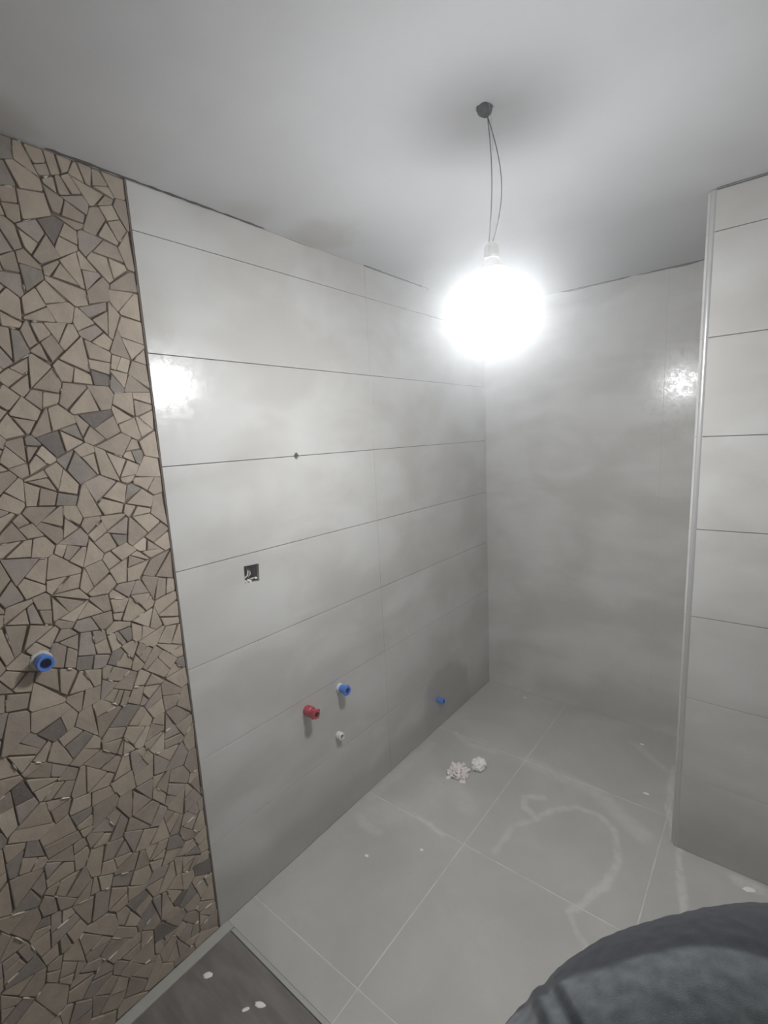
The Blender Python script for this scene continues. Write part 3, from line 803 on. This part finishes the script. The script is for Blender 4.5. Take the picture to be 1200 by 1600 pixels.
# ------------------------------------------------------------------ sleeve of the person taking the picture
person = empty('person', (1.36, -2.20, 0.9)); tag(person, 'arm of a person in a dark grey fleece sleeve, lower right corner', 'person')
FWD = Vector((M[0][2], M[1][2], M[2][2])); RT = Vector((M[0][0], M[1][0], M[2][0])); DN = Vector((M[0][1], M[1][1], M[2][1]))
axis = [(1.481, -1.964, 0.965), (1.407, -2.033, 0.988), (1.336, -2.1, 1.005), (1.275, -2.164, 0.999), (1.227, -2.223, 0.971), (1.198, -2.267, 0.939), (1.183, -2.299, 0.908), (1.177, -2.322, 0.884)]
rad = [0.088, 0.087, 0.085, 0.084, 0.081, 0.074, 0.060, 0.050]
def catmull(P, m):
    out = []
    for i in range(len(P) - 1):
        p = [P[max(i - 1, 0)], P[i], P[i + 1], P[min(i + 2, len(P) - 1)]]
        for k in range(m):
            s = k / m
            out.append(0.5 * ((2 * p[1]) + (p[2] - p[0]) * s + (2 * p[0] - 5 * p[1] + 4 * p[2] - p[3]) * s * s + (3 * p[1] - p[0] - 3 * p[2] + p[3]) * s ** 3))
    out.append(P[-1]); return out
ax = catmull([Vector(a) for a in axis], 30); rr_ = catmull([Vector((r, 0, 0)) for r in rad], 30)
FOLD = -1.02; SEG = 200; bm = bmesh.new(); rings = []; mats_i = []
for i, p in enumerate(ax):
    t_ = (ax[min(i + 1, len(ax) - 1)] - ax[max(i - 1, 0)]).normalized()
    up = (Vector((0, 0, 1)) - t_ * t_.z).normalized(); side = t_.cross(up); s = i / (len(ax) - 1); ring = []
    for k in range(SEG):
        a = 2 * math.pi * k / SEG; d = up * math.cos(a) + side * math.sin(a)
        r_ = rr_[i].x
        # the long fold that runs along the upper side and dies out towards the cuff
        fa = (a if a < math.pi else a - 2 * math.pi)
        r_ *= 1 - 0.30 * math.exp(-((fa - FOLD - 0.08) / 0.17) ** 2) * max(0, 1 - s * 1.5)
        r_ *= 1 + 0.10 * math.exp(-((fa - FOLD + 0.50) / 0.35) ** 2) * max(0, 1 - s * 1.4)
        for c0, wd, am in ((0.545, 0.012, -0.022), (0.565, 0.010, 0.012), (0.585, 0.012, -0.022), (0.70, 0.02, -0.02), (0.80, 0.02, 0.03)):
            r_ *= 1 + am * math.exp(-((s - c0 - 0.02 * math.sin(a * 2)) / wd) ** 2)
        r_ *= 1 + 0.035 * noise.noise(Vector((s * 7, math.cos(a) * 1.3, math.sin(a) * 1.3)))
        r_ += 0.0012 * noise.noise(p * 90 + d * 9)
        ring.append(bm.verts.new(p + d * r_))
    rings.append(ring)
for i in range(len(rings) - 1):
    s = i / (len(rings) - 1)
    for k in range(SEG):
        f = bm.faces.new([rings[i][k], rings[i][(k + 1) % SEG], rings[i + 1][(k + 1) % SEG], rings[i + 1][k]])
bm.faces.new(rings[0])
inner = [bm.verts.new(rings[-1][k].co * 1.0 + (ax[-1] - rings[-1][k].co) * 0.12) for k in range(SEG)]
for k in range(SEG): bm.faces.new([rings[-1][k], rings[-1][(k + 1) % SEG], inner[(k + 1) % SEG], inner[k]])
slv = keep(obj_bm('sleeve', bm, M_FLEECE, smooth=True), person)
sm_ = lambda x, a, b: (lambda q: q * q * (3 - 2 * q))(min(1, max(0, (x - a) / (b - a))))
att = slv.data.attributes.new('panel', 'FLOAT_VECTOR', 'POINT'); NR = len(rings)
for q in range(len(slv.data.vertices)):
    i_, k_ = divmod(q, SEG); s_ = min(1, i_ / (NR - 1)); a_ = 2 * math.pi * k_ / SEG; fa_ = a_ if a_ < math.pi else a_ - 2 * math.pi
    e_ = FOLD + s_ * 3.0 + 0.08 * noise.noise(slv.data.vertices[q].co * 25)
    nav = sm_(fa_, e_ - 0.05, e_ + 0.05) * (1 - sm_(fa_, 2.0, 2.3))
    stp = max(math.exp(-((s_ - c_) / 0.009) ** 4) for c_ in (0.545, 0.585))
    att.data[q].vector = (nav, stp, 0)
# the hand, hanging below the frame
def skin_obj(name, chains, mat):
    me = bpy.data.meshes.new(name); V = []; E = []; Rr = []
    for ch in chains:
        s = None
        for j, (p, r, link) in enumerate(ch):
            if link is not None: s = link; continue
            V.append(p); Rr.append(r)
            if s is not None: E.append((s, len(V) - 1))
            s = len(V) - 1
    me.from_pydata([tuple(v) for v in V], E, []); me.materials.append(mat)
    o = bpy.data.objects.new(name, me); COL.objects.link(o)
    md = o.modifiers.new('skin', 'SKIN'); sk = me.skin_vertices[0].data
    for i, r in enumerate(Rr): sk[i].radius = (r, r)
    sk[0].use_root = True
    sub = o.modifiers.new('sub', 'SUBSURF'); sub.levels = 2; sub.render_levels = 2
    return o
wr = ax[-1] - (ax[-1] - ax[-12]).normalized() * 0.03; hd = (ax[-1] - ax[-12]).normalized(); hd = (hd + Vector((0, 0, -0.5))).normalized()
sd = hd.cross(Vector((0.3, -0.9, 0))).normalized(); pn = hd.cross(sd).normalized()
ch = [[(wr, 0.026, None), (wr + hd * 0.05, 0.027, None), (wr + hd * 0.09, 0.030, None), (wr + hd * 0.12, 0.030, None)]]
n0 = 4
for k, (off, L) in enumerate(((-0.030, 0.070), (-0.010, 0.080), (0.010, 0.075), (0.029, 0.060))):
    b = wr + hd * 0.135 + sd * off
    ch.append([(None, None, 3), (b, 0.0095, None), (b + hd * L * 0.45 + pn * 0.008, 0.0090, None), (b + hd * L * 0.78 + pn * 0.024, 0.0085, None), (b + hd * L * 0.95 + pn * 0.040, 0.0075, None)])
ch.append([(None, None, 2), (wr + hd * 0.085 - sd * 0.035 + pn * 0.008, 0.012, None), (wr + hd * 0.115 - sd * 0.052 + pn * 0.020, 0.0105, None), (wr + hd * 0.140 - sd * 0.056 + pn * 0.034, 0.0085, None)])
keep(skin_obj('hand', ch, M_SKIN), person)

# ------------------------------------------------------------------ scatter volume added to imitate the lens glow around the lamp
t = NT('lens_glow_scatter'); t.t.nodes.remove(t.b)
vs = t.n('ShaderNodeVolumeScatter'); vs.inputs['Color'].default_value = (0.97, 0.985, 1, 1)
vs.inputs['Density'].default_value = GLOW_VOL; vs.inputs['Anisotropy'].default_value = GLOW_VOL_G
t.t.links.new(vs.outputs[0], t.out.inputs['Volume'])
bm = bmesh.new(); fp = [(0.008, -3.69), (2.29, -3.69), (2.29, YP - 0.012), (XP - 0.03, YP - 0.012), (XP - 0.03, -0.004), (0.008, -0.004)]
lo = [bm.verts.new((x, y, 0.004)) for x, y in fp]; hi = [bm.verts.new((x, y, H - 0.004)) for x, y in fp]
for k in range(6): bm.faces.new([lo[k], lo[(k + 1) % 6], hi[(k + 1) % 6], hi[k]])
bm.faces.new(lo[::-1]); bm.faces.new(hi); hz = obj_bm('glow_volume', bm, t.m)
tag(hz, 'added scatter volume imitating lens glow around the lamp', 'glow_volume', kind='stuff')
